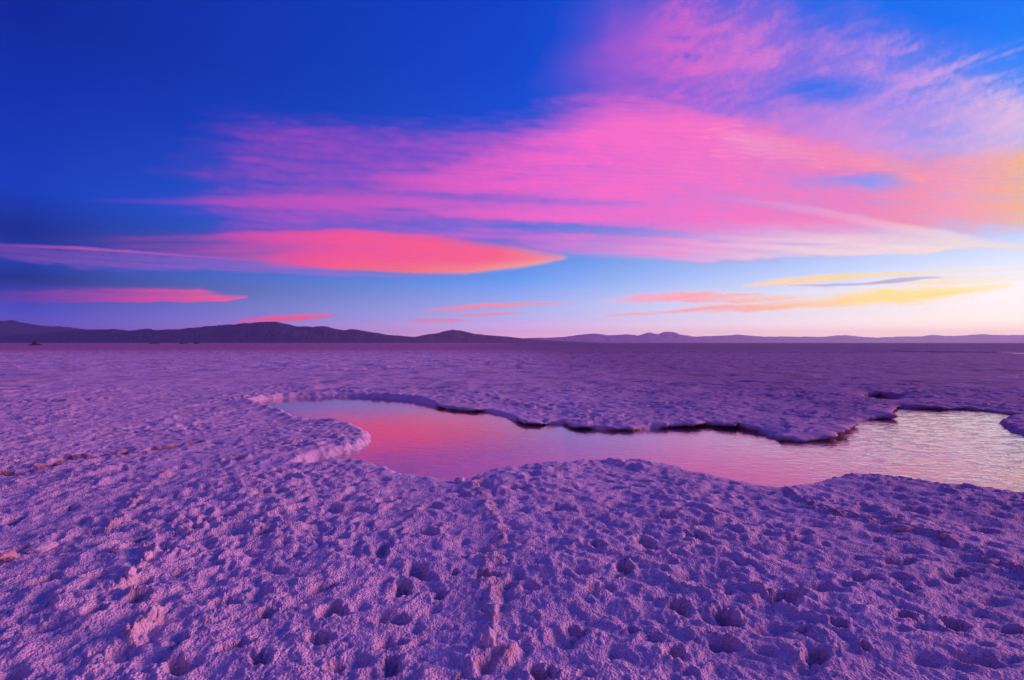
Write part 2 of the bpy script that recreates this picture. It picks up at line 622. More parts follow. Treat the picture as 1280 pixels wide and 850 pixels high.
# hollows seen in the photograph: u, v, width, height (pixels), kind of depth
PITS = [(870, 676, 32, 12, 1.4), (784, 717, 22, 14, 1.2), (747, 685, 14, 7, 1), (800, 682, 24, 8, .8), (752, 739, 44, 9, 1),
        (852, 769, 32, 15, 1.2), (910, 778, 28, 22, 1.2), (788, 790, 14, 10, 1), (840, 824, 34, 16, 1.2), (672, 843, 38, 20, 1.5),
        (905, 815, 34, 16, 1), (720, 790, 34, 16, .8), (1050, 651, 14, 7, 1.4), (1105, 655, 26, 8, .8), (986, 756, 50, 22, 1.2),
        (1060, 796, 24, 13, 1.3), (1005, 797, 30, 9, 1), (1010, 826, 44, 20, 1.1), (1090, 823, 14, 9, 1.2), (1200, 792, 34, 18, 1.3),
        (1120, 711, 44, 10, .9), (1190, 725, 34, 8, .9), (1272, 800, 30, 13, 1), (1138, 782, 24, 12, 1), (1020, 742, 50, 14, .8),
        (1070, 732, 44, 10, .7), (1230, 842, 66, 22, .8), (1130, 745, 36, 10, .7), (366, 661, 28, 5, 1.6), (330, 673, 24, 12, 1),
        (370, 697, 20, 5, 1.4), (530, 669, 34, 6, 1.4), (481, 690, 22, 26, .7), (517, 717, 28, 18, .9), (492, 742, 28, 18, 1.1),
        (544, 747, 20, 12, 1.2), (395, 742, 30, 12, 1), (420, 770, 32, 17, 1.1), (492, 775, 46, 14, .9), (405, 800, 32, 15, 1),
        (330, 776, 30, 18, 1.1), (490, 805, 40, 14, .9), (492, 836, 28, 32, 1), (562, 720, 12, 6, 1.4), (595, 727, 28, 10, 1),
        (577, 703, 12, 5, 1.3), (595, 695, 14, 7, 1), (420, 835, 34, 16, .9), (325, 834, 34, 16, 1.2), (240, 665, 28, 9, .8),
        (290, 651, 18, 4, 1.5), (305, 660, 16, 4, 1.5), (172, 682, 26, 10, .9), (55, 738, 34, 20, .9), (117, 733, 22, 10, .9),
        (182, 735, 38, 15, .9), (112, 780, 24, 14, 1.1), (45, 800, 38, 12, .9), (176, 757, 22, 12, .9), (122, 833, 16, 8, 1.6),
        (237, 810, 30, 14, .9), (280, 762, 34, 14, .8), (242, 832, 34, 14, .9), (302, 817, 30, 12, 1.2), (228, 720, 24, 9, .8),
        (205, 692, 24, 9, .8), (295, 579, 22, 5, 2.0), (145, 604, 30, 6, .9), (700, 640, 30, 7, .8), (830, 652, 40, 9, .6),
        (930, 660, 34, 8, .7), (640, 615, 26, 6, .7), (760, 612, 34, 6, .6), (1000, 680, 40, 9, .7), (1230, 668, 40, 9, .7),
        (1250, 640, 50, 7, .7), (1150, 640, 40, 7, .6), (20, 655, 24, 9, .8), (90, 640, 28, 8, .7), (420, 640, 30, 7, .7),
        (480, 630, 28, 7, .7), (330, 625, 26, 6, .7), (250, 605, 26, 5, .7), (540, 640, 28, 8, .8)]
for (u, v, pw, ph, dep) in PITS:
    pw, ph = pw * 0.86, ph * 0.86
    cx, cy = gp(u, v, -0.02)
    rx = pw / 2 / 604.0 * cy
    ry = ph / 2 * cy * cy / (CAM_H * 604.0) * 1.1
    r0, r1 = np.searchsorted(ROWS, cy - ry * 2.2), np.searchsorted(ROWS, cy + ry * 2.2)
    sl = (slice(r0, min(r1, nearN)), slice(None))
    px, py = xx[sl], yy[sl]
    q = np.sqrt(((px - cx) / rx) ** 2 + ((py - cy) / ry) ** 2) + 0.42 * perlin(px / (rx * .9), py / (rx * .9), 3) + 0.25 * perlin(px / (rx * .35), py / (rx * .35), 5)
    d = float(np.clip(0.55 * math.sqrt(rx * ry) + 0.02, 0.035, 0.12)) * dep * 1.4
    h[sl] -= d * (1 - sstep(q, 0.45, 1.05)) - 0.12 * d * np.exp(-((q - 1.45) / 0.3) ** 2)
    mud_dark[sl] = np.maximum(mud_dark[sl], (1 - sstep(q, 0.2, 0.7)) * 0.55 * (dep > 1.15))  # browner, darker floor in the deepest hollows

# crust ridges and cracks: polyline, ridge height, ridge half width, crack depth, crack offset, step of the far side, mud
RIDGES = [
    ([(-80, 599), (0, 592), (18, 590), (45, 588), (78, 575), (85, 573), (120, 571), (160, 567), (200, 561), (225, 557), (248, 554.5)], 0.020, 0.06, 0.22, 0.00, 0.02, 1.0),
    ([(205, 594), (180, 612), (165, 635), (160, 650), (140, 666)], 0.050, 0.035, 0.025, 0.05, 0.0, 0.45),
    ([(180, 690), (189, 700), (172, 722), (160, 735)], 0.050, 0.03, 0.02, 0.04, 0.0, 0.35),
    ([(183, 745), (190, 768), (187, 790), (162, 810), (148, 826), (120, 850)], 0.055, 0.03, 0.025, 0.04, 0.0, 0.4),
    ([(590, 601), (600, 618), (615, 640), (625, 655), (630, 670), (612, 690), (625, 706), (620, 730), (613, 750), (618, 775), (627, 800), (620, 825), (588, 842)], 0.040, 0.055, 0.045, 0.07, 0.0, 0.5),
    ([(985, 610), (1000, 625), (1030, 637), (1060, 645), (1095, 652), (1128, 661), (1180, 675), (1240, 705), (1290, 726)], 0.045, 0.04, 0.02, 0.05, 0.02, 0.5),
    ([(290, 500), (305, 497), (320, 495), (350, 492), (420, 489.5), (470, 490)], 0.06, 0.10, 0.05, 0.14, 0.0, 0.25),
    ([(560, 490), (600, 495), (640, 503), (672, 511)], 0.03, 0.12, 0.07, 0.16, 0.03, 0.2),
    ([(0, 700), (12, 704), (38, 692)], 0.05, 0.035, 0.06, -0.05, 0.0, 0.9),
    ([(0, 562), (30, 556), (60, 552)], 0.03, 0.05, 0.03, 0.06, 0.0, 0.5),
    ([(330, 560), (365, 556), (400, 552), (450, 543)], 0.035, 0.05, 0.03, 0.06, 0.0, 0.5),
]
for pts, rh, rw, cd, co, stp, md in RIDGES:
    P = [gp(u, v, 0.0) for u, v in pts]
    ys = [p[1] for p in P]
    r0, r1 = np.searchsorted(ROWS, min(ys) - 0.7), np.searchsorted(ROWS, max(ys) + 0.7)
    sl = (slice(r0, min(r1, nearN)), slice(None))
    px, py = x[sl], y[sl]
    jx = px + 0.11 * fbm(px / 0.16, py / 0.16, 3, 5)
    jy = py + 0.11 * fbm(px / 0.16, py / 0.16, 3, 8)
    d, sgn = line_dist(jx, jy, P)
    brk = 0.12 + 1.05 * sstep(fbm(px / 0.22, py / 0.22, 3, 19), -0.30, 0.40)
    rw = rw * (0.7 + 1.1 * sstep(fbm(px / 0.3, py / 0.3, 2, 29), -0.4, 0.4))
    rid = np.exp(-(d / rw) ** 2)
    h[sl] += rh * brk * rid * (0.8 + 0.6 * np.abs(perlin(px / 0.03, py / 0.03, 12)))
    if co == 0.0:
        cr = np.exp(-(d / 0.035) ** 2)
    else:
        cr = np.exp(-((d * sgn - co) / (rw * 0.8)) ** 2)
    h[sl] -= cd * cr * brk
    h[sl] += stp * (sgn > 0) * np.exp(-(d / 0.28) ** 2) * sstep(d, 0.0, 0.03)
    mud_dark[sl] = np.maximum(mud_dark[sl], md * np.exp(-(d / (rw * 0.9)) ** 2) * np.maximum(sstep(fbm(px / 0.12, py / 0.12, 3, 33), -0.15, 0.3), md > .95))

# long dark breaks on the middle distance, thin plate edges
rs = random.Random(5)
for k in range(46):
    u0 = rs.uniform(-60, 1340)
    v0 = 438 + 66 * rs.random() ** 1.6
    L = rs.uniform(30, 110)
    if 300 < u0 < 1300 and v0 > 486:
        continue
    sl_ = rs.uniform(-0.05, 0.05)
    P = [gp(u0 + L * q, v0 + sl_ * L * q + rs.uniform(-.4, .4), 0) for q in (0, .33, .66, 1)]
    ys = [p[1] for p in P]
    r0, r1 = np.searchsorted(ROWS, min(ys) - 1.5), np.searchsorted(ROWS, max(ys) + 1.5)
    sl = (slice(r0, min(r1, nearN)), slice(None))
    if r0 >= nearN:
        continue
    px, py = x[sl], y[sl]
    d, sgn = line_dist(px, py + 0.2 * fbm(px / 0.8, py / 0.8, 2, k), P)
    wdt = 0.0035 * ys[0] + 0.012 * max(0, ys[0] - 12)
    h[sl] -= 0.05 * np.exp(-(d / wdt) ** 2)
    h[sl] += 0.045 * (sgn > 0) * np.exp(-(d / (wdt * 5)) ** 2)

# the pool, the black hollow
sub0, sub1 = np.searchsorted(ROWS, 3.6), np.searchsorted(ROWS, 17.5)
sl = (slice(sub0, sub1), slice(None))
px, py = x[sl].astype(np.float64), y[sl].astype(np.float64)
offx = np.zeros_like(px)
offy = np.zeros_like(px)
hs = h[sl]


def carve(poly, floor, under, noise_a, hs, lipw=0.12):
    global offx, offy
    sdv, gx, gy = signed_dist(px, py, poly)
    sdv = sdv + noise_a * fbm(px / 0.35, py / 0.35, 4, 71) + noise_a * 0.35 * np.abs(perlin(px / 0.06, py / 0.06, 72))
    facing = sstep(gy, 0.0, 0.6)                     # banks that face the camera are undercut
    gentle = np.maximum((1 - sstep(py, 10.2, 10.8)) * (1 - sstep(px, -1.5, -1.1)), (1 - sstep(px, -2.3, -1.4)))
    uu = 640 + 604 * px / py
    cutw = np.zeros_like(px)
    for ua, ub, k in ((540, 612, 1.0), (640, 690, .7), (700, 745, .8), (752, 812, .55), (816, 1075, 1.0), (1080, 1125, 1.0), (1130, 1500, .8)):
        tp = min(32.0, (ub - ua) * 0.45)
        cutw = np.maximum(cutw, k * sstep(uu, ua - 6, ua + tp) * (1 - sstep(uu, ub - tp, ub + 6)))
    gentle = np.maximum(gentle, 0.85 * (1 - cutw) * (py > 7.0))
    facing = facing * (1 - gentle)
    var = sstep(fbm(px / 0.9, py / 0.9, 2, 88), -0.35, 0.45)
    lw = lipw * (1 + 1.8 * gentle)
    p = np.clip((sdv + lw) / (2 * lw) + (0.06 + 0.10 * gentle) * fbm(px / 0.30, py / 0.24, 4, 18), 0, 1)
    r_a, r_b = 0.15 + 0.08 * facing, 0.80 + 0.12 * facing
    rt = np.clip((p - r_a) / (r_b - r_a), 0, 1)
    rise = rt * rt * (3 - 2 * rt)
    top = hs * (0.75 + 0.25 * sstep(sdv, 0.0, 0.5)) + 0.03 * np.exp(-np.maximum(sdv, 0) / 0.25) * (1 - facing)
    top = top - (1 - facing) * 0.035 * np.exp(-np.maximum(sdv - 0.05, 0) / 0.10)
    top = top + facing * 0.02
    if poly is POOL:
        top = np.maximum(top, WL + 0.03)
    bottom = floor + 0.25 * hs
    deep = sstep(-sdv, 0.0, 0.9)
    bottom = bottom * (0.8 + 0.2 * deep)
    A_gain = 1.35
    out = bottom + (top - bottom) * rise
    A = A_gain * under * facing * (0.35 + 0.65 * var)
    sh = A * (np.exp(-((p - 0.78) / 0.15) ** 2) - 1.0 * np.exp(-((p - 0.38) / 0.18) ** 2))
    m = (np.abs(sdv) < 3 * lipw)
    offx = offx - np.where(m, gx * sh, 0)
    offy = offy - np.where(m, gy * sh, 0)
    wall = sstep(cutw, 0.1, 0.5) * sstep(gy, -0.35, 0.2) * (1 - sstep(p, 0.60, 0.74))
    return out, sdv, wall


for (u_, v_, r_, k_) in ((1005, 534, 0.8, 0.07), (940, 526, 0.7, 0.03), (1085, 512, 0.8, 0.05), (560, 498, 0.8, 0.03)):
    c_ = gp(u_, v_, 0.0)
    hs = hs + k_ * np.exp(-((px - c_[0]) ** 2 + (py - c_[1]) ** 2) / r_ ** 2)
sd0, _, _ = signed_dist(px, py, POOL)
rimw = (1 - sstep(px, -2.4, -1.6)) * sstep(py, 9.5, 11.0) + 0.6 * (1 - sstep(py, 10.2, 10.8)) * (1 - sstep(px, -1.5, -1.1))
hs = hs + 0.040 * rimw * np.exp(-((sd0 - 0.16) / 0.13) ** 2) * (0.45 + 1.0 * sstep(fbm(px / 0.2, py / 0.2, 3, 55), -0.4, 0.4))
hs, sd_pool, fac = carve(POOL, -0.30, 0.26, 0.05, hs)
crust[sl] = np.maximum(crust[sl], 0.60 * np.exp(-np.maximum(sd_pool, 0) / 0.16) * sstep(fbm(px / 0.5, py / 0.5, 3, 14), -0.35, 0.3))
mud_dark[sl] = np.maximum(mud_dark[sl], sstep(-sd_pool, 0.0, 0.15) * 0.8)
undercut_shade[sl] = np.maximum(undercut_shade[sl], fac)  # painted shade on the undercut walls
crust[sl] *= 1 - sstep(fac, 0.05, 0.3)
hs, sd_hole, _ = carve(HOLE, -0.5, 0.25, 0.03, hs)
undercut_shade[sl] = np.maximum(undercut_shade[sl], sstep(-sd_hole, -0.05, 0.10) * 1.0)  # shade painted inside the hollow
h[sl] = hs
Z[:nearN] = h * (1 - sstep(y, 110, 220))
X[sl] += offx
Y[sl] += offy
# far pool with its bank
f0, f1 = np.searchsorted(ROWS, 60), np.searchsorted(ROWS, 125)
fs = (slice(f0, f1), slice(None))
sdf, fgx, fgy = signed_dist(X[fs], Y[fs], FAR_POOL)
Z[fs] *= sstep(sdf, 0.5, 14.0)
Z[fs] -= 0.35 * (1 - sstep(sdf, -0.8, 0.4))
bp = [gp(u, v, 0.2) for u, v in [(1110, 437.8), (1130, 438.2), (1180, 438.8), (1240, 439.2), (1300, 439.4), (1460, 439.4)]]
bd, bs = line_dist(X[fs], Y[fs], bp)
Z[fs] += 0.16 * (bs > 0) * np.exp(-(bd / 9.0) ** 2)
mud_dark[fs] = np.maximum(mud_dark[fs], 0.6 * np.exp(-(bd / 1.8) ** 2))  # colour darker along the bank line
far = (slice(nearN, None), slice(None))
Z[far] += 0.03 * fbm(X[far] / 9.0, Y[far] / 9.0, 3, 4) * (Y[far] < 900)

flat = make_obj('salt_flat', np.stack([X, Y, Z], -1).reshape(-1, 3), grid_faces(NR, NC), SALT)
attr(flat, 'mud_dark', mud_dark)
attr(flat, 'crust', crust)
attr(flat, 'undercut_shade', undercut_shade)
tag(flat, 'rough pitted salt flat tinted violet by the dusk sky, reaching the horizon', kind='structure')

# ground under and behind everything
R = 37500.0
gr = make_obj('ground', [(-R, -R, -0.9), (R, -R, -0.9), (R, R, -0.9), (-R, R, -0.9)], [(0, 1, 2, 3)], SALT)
tag(gr, 'flat salt ground running on below and behind the crust', kind='structure')
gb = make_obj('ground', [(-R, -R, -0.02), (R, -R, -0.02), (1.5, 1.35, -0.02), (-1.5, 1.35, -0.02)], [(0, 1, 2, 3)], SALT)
tag(gb, 'flat salt ground behind the photographer', kind='structure')


# ------------------------------------------------------------------ water
def water_sheet(poly, grow, z, name, label):
    c = poly.mean(0)
    n = len(poly)
    bm = bmesh.new()
    vs_ = []
    for i in range(n):
        a, b, d = poly[i - 1], poly[i], poly[(i + 1) % n]
        t = d - a
        nv = np.array([t[1], -t[0]])
        nv /= np.linalg.norm(nv) + 1e-9
        area = np.sum(poly[:, 0] * np.roll(poly[:, 1], -1) - np.roll(poly[:, 0], -1) * poly[:, 1])
        if area < 0:
            nv = -nv
        q = b + nv * grow
        vs_.append(bm.verts.new((q[0], q[1], z)))
    f = bm.faces.new(vs_)
    bmesh.ops.triangulate(bm, faces=[f])
    bm.normal_update()
    for f in bm.faces:
        if f.normal.z < 0:
            f.normal_flip()
    me = bpy.data.meshes.new(name)
    bm.to_mesh(me)
    bm.free()
    me.materials.append(WATER)
    o = bpy.data.objects.new(name, me)
    COL.objects.link(o)
    return tag(o, label, kind='structure')


water_sheet(POOL, 0.16, WL, 'water', 'shallow brine pool winding through the salt, mirroring coral and pink clouds')
water_sheet(FAR_POOL, 0.8, -0.12, 'water', 'thin bright sliver of far pool at the right edge below the horizon')


# ------------------------------------------------------------------ hills
def hills(name, label, pts, dist, depth, seed, rough, mat=None):
    pts = np.array(pts, dtype=float)
    us = np.arange(pts[0, 0], pts[-1, 0], 1.5)
    ridge = (HORIZON - np.interp(us, pts[:, 0], pts[:, 1])) / 604.0
    ridge = ridge + (0.7 * fbm(us / 14., us * 0 + seed, 4, seed, 0.6)) / 604.0 * np.clip((ridge * 604.0) / 6.0, 0, 1)
    nrow = 26
    s = np.linspace(0, 1, nrow)
    V = []
    ux = (us - 640) / 604.0
    for k in s:
        # k = 0 foot towards the camera, 0.6 the ridge, 1 the back foot
        D = dist + depth * (k - 0.6)
        prof = sstep(k, 0.0, 0.62) if k <= 0.6 else 1 - sstep(k, 0.58, 1.05)
        prof = k / 0.6 if k <= 0.6 else max(0.0, 1 - (k - 0.6) / 0.4)
        hgt = np.maximum(ridge, -0.002) * dist * prof ** 0.9
        xw = ux * D
        nz = np.abs(fbm(xw / (depth * 0.14), np.full_like(xw, D) / (depth * 0.40), 5, seed, 0.55))
        cut = 1 - rough * 1.5 * nz * (1 - abs(prof) ** 3) - 0.12 * nz
        zz = hgt * cut - 3.0 * (prof < 0.02)
        V.append(np.stack([xw, np.full_like(xw, D), zz], -1))
    V = np.concatenate(V)
    o = make_obj(name, V, grid_faces(nrow, len(us)), mat or ROCK)
    return tag(o, label, kind='structure')


hills('hills', 'far hazy mountain ridge at the left edge, behind the darker hills',
      [(-140, 402), (-60, 399), (0, 400.5), (15, 400), (25, 402), (40, 405), (60, 407.5), (75, 407.5), (90, 409), (100, 411), (130, 414), (170, 420), (200, 426), (240, 429)],
      26000, 5000, 3, 0.7)
hills('hills', 'long dark navy hill range along the left horizon, highest left of centre',
      [(-140, 424), (-60, 423), (0, 420.5), (20, 418.5), (45, 417), (80, 414), (110, 411.5), (140, 411), (165, 412.5), (185, 410.5), (200, 412), (215, 411),
       (240, 409.5), (262, 407), (285, 405.5), (305, 403.5), (325, 402), (345, 402), (358, 404.5), (375, 407.5), (390, 408), (404, 407), (415, 409.5),
       (430, 412.5), (440, 410.5), (455, 413.5), (475, 416.5), (495, 419), (520, 421), (560, 424), (600, 429)],
      16000, 5000, 8, 0.8)
hills('hills', 'low dark rounded hill at the centre of the horizon',
      [(470, 429), (500, 424), (520, 420.5), (535, 417.5), (545, 416.5), (555, 413.5), (565, 412), (575, 413), (590, 416.5), (610, 418.5), (640, 421), (660, 423.5), (690, 425.5), (730, 427.3), (775, 429)],
      18500, 4000, 15, 0.7)
hills('hills', 'distant pale violet mountain chain along the right horizon',
      [(600, 429), (640, 424), (665, 422), (700, 421.5), (715, 419.5), (742, 416.5), (760, 419), (785, 417.5), (797, 419), (812, 415.5), (822, 417.5), (832, 414.5), (842, 414.5),
       (850, 418), (870, 420.5), (900, 419.5), (920, 418), (935, 419), (955, 420.5), (1000, 420.5), (1030, 421), (1045, 419), (1062, 419), (1075, 420.5), (1095, 422),
       (1120, 420.5), (1150, 420.5), (1165, 418), (1180, 419.5), (1200, 419.5), (1225, 417.5), (1250, 418.5), (1280, 418.5), (1320, 417), (1380, 421), (1450, 427)],
      32000, 5000, 21, 0.6, ROCK_HAZED)


# ------------------------------------------------------------------ small things on the flat
def lump(name, loc, size, seed, mat, parent=None, sub=4, rough=0.35, rot=0.0, sink=0.3):
    bm = bmesh.new()
    bmesh.ops.create_icosphere(bm, subdivisions=sub, radius=1.0)
    rr = random.Random(seed)
    o1 = mathutils.Vector((rr.uniform(-9, 9), rr.uniform(-9, 9), rr.uniform(-9, 9)))
    for v in bm.verts:
        n = v.co.normalized()
        k = 1 + rough * mathutils.noise.fractal(n * 1.5 + o1, 0.8, 2.1, 3) + 0.16 * abs(mathutils.noise.noise(n * 5 + o1)) + 0.10 * abs(mathutils.noise.noise(n * 11 + o1))
        q = n * k
        v.co = (q.x * size[0], q.y * size[1], q.z * size[2])
    me = bpy.data.meshes.new(name)
    bm.to_mesh(me)
    bm.free()
    for p in me.polygons:
        p.use_smooth = True
    me.materials.append(mat)
    o = bpy.data.objects.new(name, me)
    o.location = loc
    o.rotation_euler = (0, 0, rot)
    COL.objects.link(o)
    o.parent = parent
    return o


def ground_z(px_, py_):
    r = int(np.clip(np.searchsorted(ROWS, py_), 1, NR - 2))
    c = int(np.clip(np.searchsorted(TCOL, px_ / py_), 1, NC - 2))
    return float(Z[r - 1:r + 2, c - 1:c + 2].mean())


CLODS = [  # u, v of the foot, width px, height px, mat, depth ratio, label
    (1128, 664, 24, 7, RUSTY, 0.6, 'reddish brown salt clod, the larger of two on the right foreground seam'),
    (1184, 678, 20, 6, RUSTY, 0.6, 'smaller reddish salt clod right of the larger one on the seam'),
    (1243, 709, 22, 6, RUSTY, 0.6, 'low rust tinted clod near the right edge at the end of the seam'),
    (52, 690, 28, 11, PALE, 0.9, 'pale flattish salt clod near the left edge, beside a dark hollow'),
    (149, 694, 14, 12, PALE, 0.9, 'small round pale pink salt clod standing alone in the left foreground'),
    (9, 704, 18, 7, RUSTY, 0.5, 'rusty crust flake cut by the left edge of the picture'),
    (185, 705, 16, 12, PALE, 0.5, 'pale crust piece at the top of the left foreground ridge'),
    (163, 730, 15, 14, PALE, 0.7, 'pale knobbly clod halfway down the left foreground ridge'),
    (187, 785, 12, 30, PALE, 0.4, 'upright pale crust slab standing on the left foreground ridge'),
    (119, 830, 26, 22, PALE, 0.8, 'large pinkish salt lump at the bottom left beside a black hole'),
    (617, 768, 9, 16, PALE, 0.5, 'small upright pale flake on the central ridge below the pool'),
    (611, 812, 16, 26, PALE, 0.4, 'long pale crust flake leaning near the bottom of the central ridge'),
    (575, 602, 12, 7, PALE, 0.8, 'small pink salt clod in the notch where the near shore meets the pool'),
    (775, 577, 14, 5, PALE, 0.8, 'low round salt knob on the near shore right of the centre'),
]
for i, (u, v, pw, ph, mat, dr, label) in enumerate(CLODS):
    cx, cy = gp(u, v, 0.0)
    sx = pw / 2 / 604 * cy
    sz = ph / 2 / 604 * cy
    o = lump('salt_clod', (cx, cy, ground_z(cx, cy) + sz * 0.25), (sx, sx * dr if ph < pw * 1.5 else sx, sz), 100 + i, mat, rough=0.28, rot=0.3 * i)
    if ph > 1.4 * pw:
        o.rotation_euler = (0.15, -0.2, 0.4 * i)
    tag(o, label, 'salt lump')

# the dark mound with its marker on the far left
mx, my = gp(44.5, 431.6)
root = bpy.data.objects.new('mound', None)
root.location = (mx, my, 0)
COL.objects.link(root)
tag(root, 'small dark cone shaped mound with a marker on top, alone on the far left flat', 'mound')
sc = my / 604.0
bm = bmesh.new()
prof = [(7.4, -0.15), (6.6, 0.3), (4.6, 1.2), (3.0, 2.2), (2.0, 3.6), (1.3, 4.6), (0.5, 5.2)]
seg = 36
rings = []
for r_, z_ in prof:
    ring = []
    for k in range(seg):
        a = 2 * math.pi * k / seg
        jj = 1 + 0.22 * mathutils.noise.noise((math.cos(a) * 1.6 + z_, math.sin(a) * 1.6, z_ * 0.7))
        ring.append(bm.verts.new((r_ * sc * jj * math.cos(a), r_ * sc * jj * math.sin(a), max(z_ * sc * 0.9, -0.3))))
    rings.append(ring)
for a, b in zip(rings[:-1], rings[1:]):
    for k in range(seg):
        bm.faces.new((a[k], a[(k + 1) % seg], b[(k + 1) % seg], b[k]))
bm.faces.new(rings[-1])
me = bpy.data.meshes.new('heap')
bm.to_mesh(me)
bm.free()
me.materials.append(EARTH)
heap = bpy.data.objects.new('heap', me)
COL.objects.link(heap)
heap.parent = root
for nm, (r_, z0, z1, x0) in (('marker_post', (0.45, 4.6, 6.9, 1.2), ), ('marker_stone', (0.9, 4.3, 5.6, -0.2))):
    bm = bmesh.new()
    bmesh.ops.create_cone(bm, segments=12, cap_ends=True, radius1=r_ * sc, radius2=r_ * sc * 0.6, depth=(z1 - z0) * sc)
    bmesh.ops.translate(bm, verts=bm.verts, vec=(x0 * sc, 0, (z0 + z1) / 2 * sc))
    bmesh.ops.bevel(bm, geom=bm.edges[:], offset=r_ * sc * 0.15, segments=1, affect='EDGES')
    me = bpy.data.meshes.new(nm)
    bm.to_mesh(me)
    bm.free()
    me.materials.append(EARTH)
    p = bpy.data.objects.new(nm, me)
    COL.objects.link(p)
    p.parent = root

for i, (u, v, wpx, hpx, lab) in enumerate([
        (193, 429.6, 11, 1.7, 'low dark heap on the horizon, leftmost of three below the hills'),
        (230, 429.6, 9, 1.4, 'flattest dark heap on the horizon, middle one of three below the hills'),
        (246, 429.6, 6, 2.0, 'short stubby dark heap on the horizon, rightmost of three below the hills')]):
    cx, cy = gp(u, v)
    s_ = cy / 604.0
    o = lump('heap', (cx, cy, 0), (wpx / 2 * s_, wpx / 2 * s_, hpx * 0.75 * s_), 300 + i, EARTH, sub=3, rough=0.3)
    tag(o, lab, 'heap', 'dark heaps on the horizon')


# ------------------------------------------------------------------ clouds: lens shaped shells at their real height
def cloud_material(name, along, thin, level=None, thin_at=0.55, gain=1.0):
    """along: colours from the left to the sunward right; thin: colour of the thin edges"""
    m, t = new_mat(name)
    geo = t.n('ShaderNodeNewGeometry')
    sp = t.n('ShaderNodeSeparateXYZ')
    t.l(geo.outputs['Position'], sp.inputs[0])
    bear = t.math('DIVIDE', sp.outputs[0], sp.outputs[1])
    fac = t.maprange(bear, -1.1, 1.1)
    core = t.ramp(fac, [((p - 640) / 604 / 2.2 + 0.5, lin(c)) for p, c in along])
    edge = t.ramp(fac, [((p - 640) / 604 / 2.2 + 0.5, lin(c)) for p, c in thin])
    at = t.n('ShaderNodeAttribute', attribute_name='veil')
    den = at.outputs['Fac']
    colr = t.mix(t.maprange(den, 0.1, thin_at, kind='SMOOTHSTEP'), edge, core)
    if level:
        al = t.n('ShaderNodeAttribute', attribute_name='level')
        lo = t.ramp(fac, [((p - 640) / 604 / 2.2 + 0.5, lin(c)) for p, c in level])
        colr = t.mix(t.maprange(al.outputs['Fac'], 0.05, 0.55, 1.0, 0.0, 'SMOOTHSTEP'), colr, lo)
    em = t.n('ShaderNodeEmission')  # sunset light on the clouds is painted in as emission
    t.l(colr, em.inputs['Color'])
    em.inputs['Strength'].default_value = gain
    tr = t.n('ShaderNodeBsdfTransparent')
    mx_ = t.n('ShaderNodeMixShader')
    # two shell faces lie behind one another: each takes its share
    one = t.math('SUBTRACT', 1.0, t.math('SQRT', t.math('SUBTRACT', 1.0, t.math('MINIMUM', den, 0.995))))
    t.l(one, mx_.inputs[0])
    t.l(tr.outputs[0], mx_.inputs[1])
    t.l(em.outputs[0], mx_.inputs[2])
    o = t.n('ShaderNodeOutputMaterial')
    t.l(mx_.outputs[0], o.inputs['Surface'])
    m.cycles.emission_sampling = 'NONE'
    return m


def bands(u, v, ctrl, st, sb, rag=1.0):
    """density of a streak given by its upper and lower edge; level 0 at the lower edge, 1 at the upper"""
    c = np.array([k[:4] for k in ctrl], dtype=float)
    top = np.interp(u, c[:, 0], c[:, 1])
    bot = np.interp(u, c[:, 0], c[:, 2])
    a = np.interp(u, c[:, 0], c[:, 3])
    jit = (bot - top) * (0.20 * fbm(u / 70., v / 16., 3, 111) + 0.16 * fbm(u / 22., v / 5., 3, 113))
    v = v + rag * np.clip(jit, -9, 9)
    lev = (bot - v) / np.maximum(bot - top, 1.0)
    th = np.maximum(bot - top, 0.8)
    d = sstep(v - top, -0.15 * st, np.minimum(st, 0.8 * th)) * sstep(bot - v, -0.15 * sb, np.minimum(sb, 0.5 * th))
    ends = sstep(u, c[0, 0], c[0, 0] + 12) * (1 - sstep(u, c[-1, 0] - 12, c[-1, 0] + 0.1))
    return d * a * ends, lev


def cloud(name, label, box, height, thick, fn, mat, step=1.4, cut=0.025, group=None):
    u0, v0, u1, v1 = box
    us = np.arange(u0, u1 + step, step)
    vs_ = np.arange(v0, v1 + step, step if v1 - v0 > 30 else step * 0.5)
    U, V = np.meshgrid(us, vs_)
    den, lev = fn(U, V)
    den = np.clip(den, 0, 0.99)
    up = np.maximum((HORIZON - V) / 604.0, 0.01)
    D = (height - CAM_H) / up
    xs = (U - 640) / 604.0 * D
    nr, nc = U.shape
    zb = height - thick * den
    zt = height + thick * 0.6 * den
    vb = np.stack([xs, D, zb], -1).reshape(-1, 3)
    vt = np.stack([xs, D, zt], -1).reshape(-1, 3)
    fb = grid_faces(nr, nc)
    dq = den.ravel()[fb].max(1)
    fb = fb[dq > cut]
    ft = fb[:, ::-1] + nr * nc
    faces = np.concatenate([fb, ft])
    used = np.unique(faces)
    remap = np.full(2 * nr * nc, -1, dtype=np.int64)
    remap[used] = np.arange(len(used))
    o = make_obj(name, np.concatenate([vb, vt])[used], remap[faces], mat)
    attr(o, 'veil', np.concatenate([den.ravel()] * 2)[used])
    attr(o, 'level', np.concatenate([lev.ravel()] * 2)[used])
    o.visible_shadow = True
    return tag(o, label, 'cloud', group)


PINK_ALONG = [(150, (196, 72, 188)), (450, (228, 84, 190)), (700, (255, 106, 205)), (900, (255, 118, 198)), (1070, (255, 128, 184)), (1140, (255, 146, 172)), (1195, (255, 160, 178)), (1240, (255, 172, 160)), (1290, (252, 188, 126))]
PINK_THIN = [(150, (110, 62, 196)), (450, (134, 70, 198)), (620, (160, 80, 204)), (800, (200, 100, 205)), (1100, (215, 150, 225)), (1280, (240, 190, 200))]


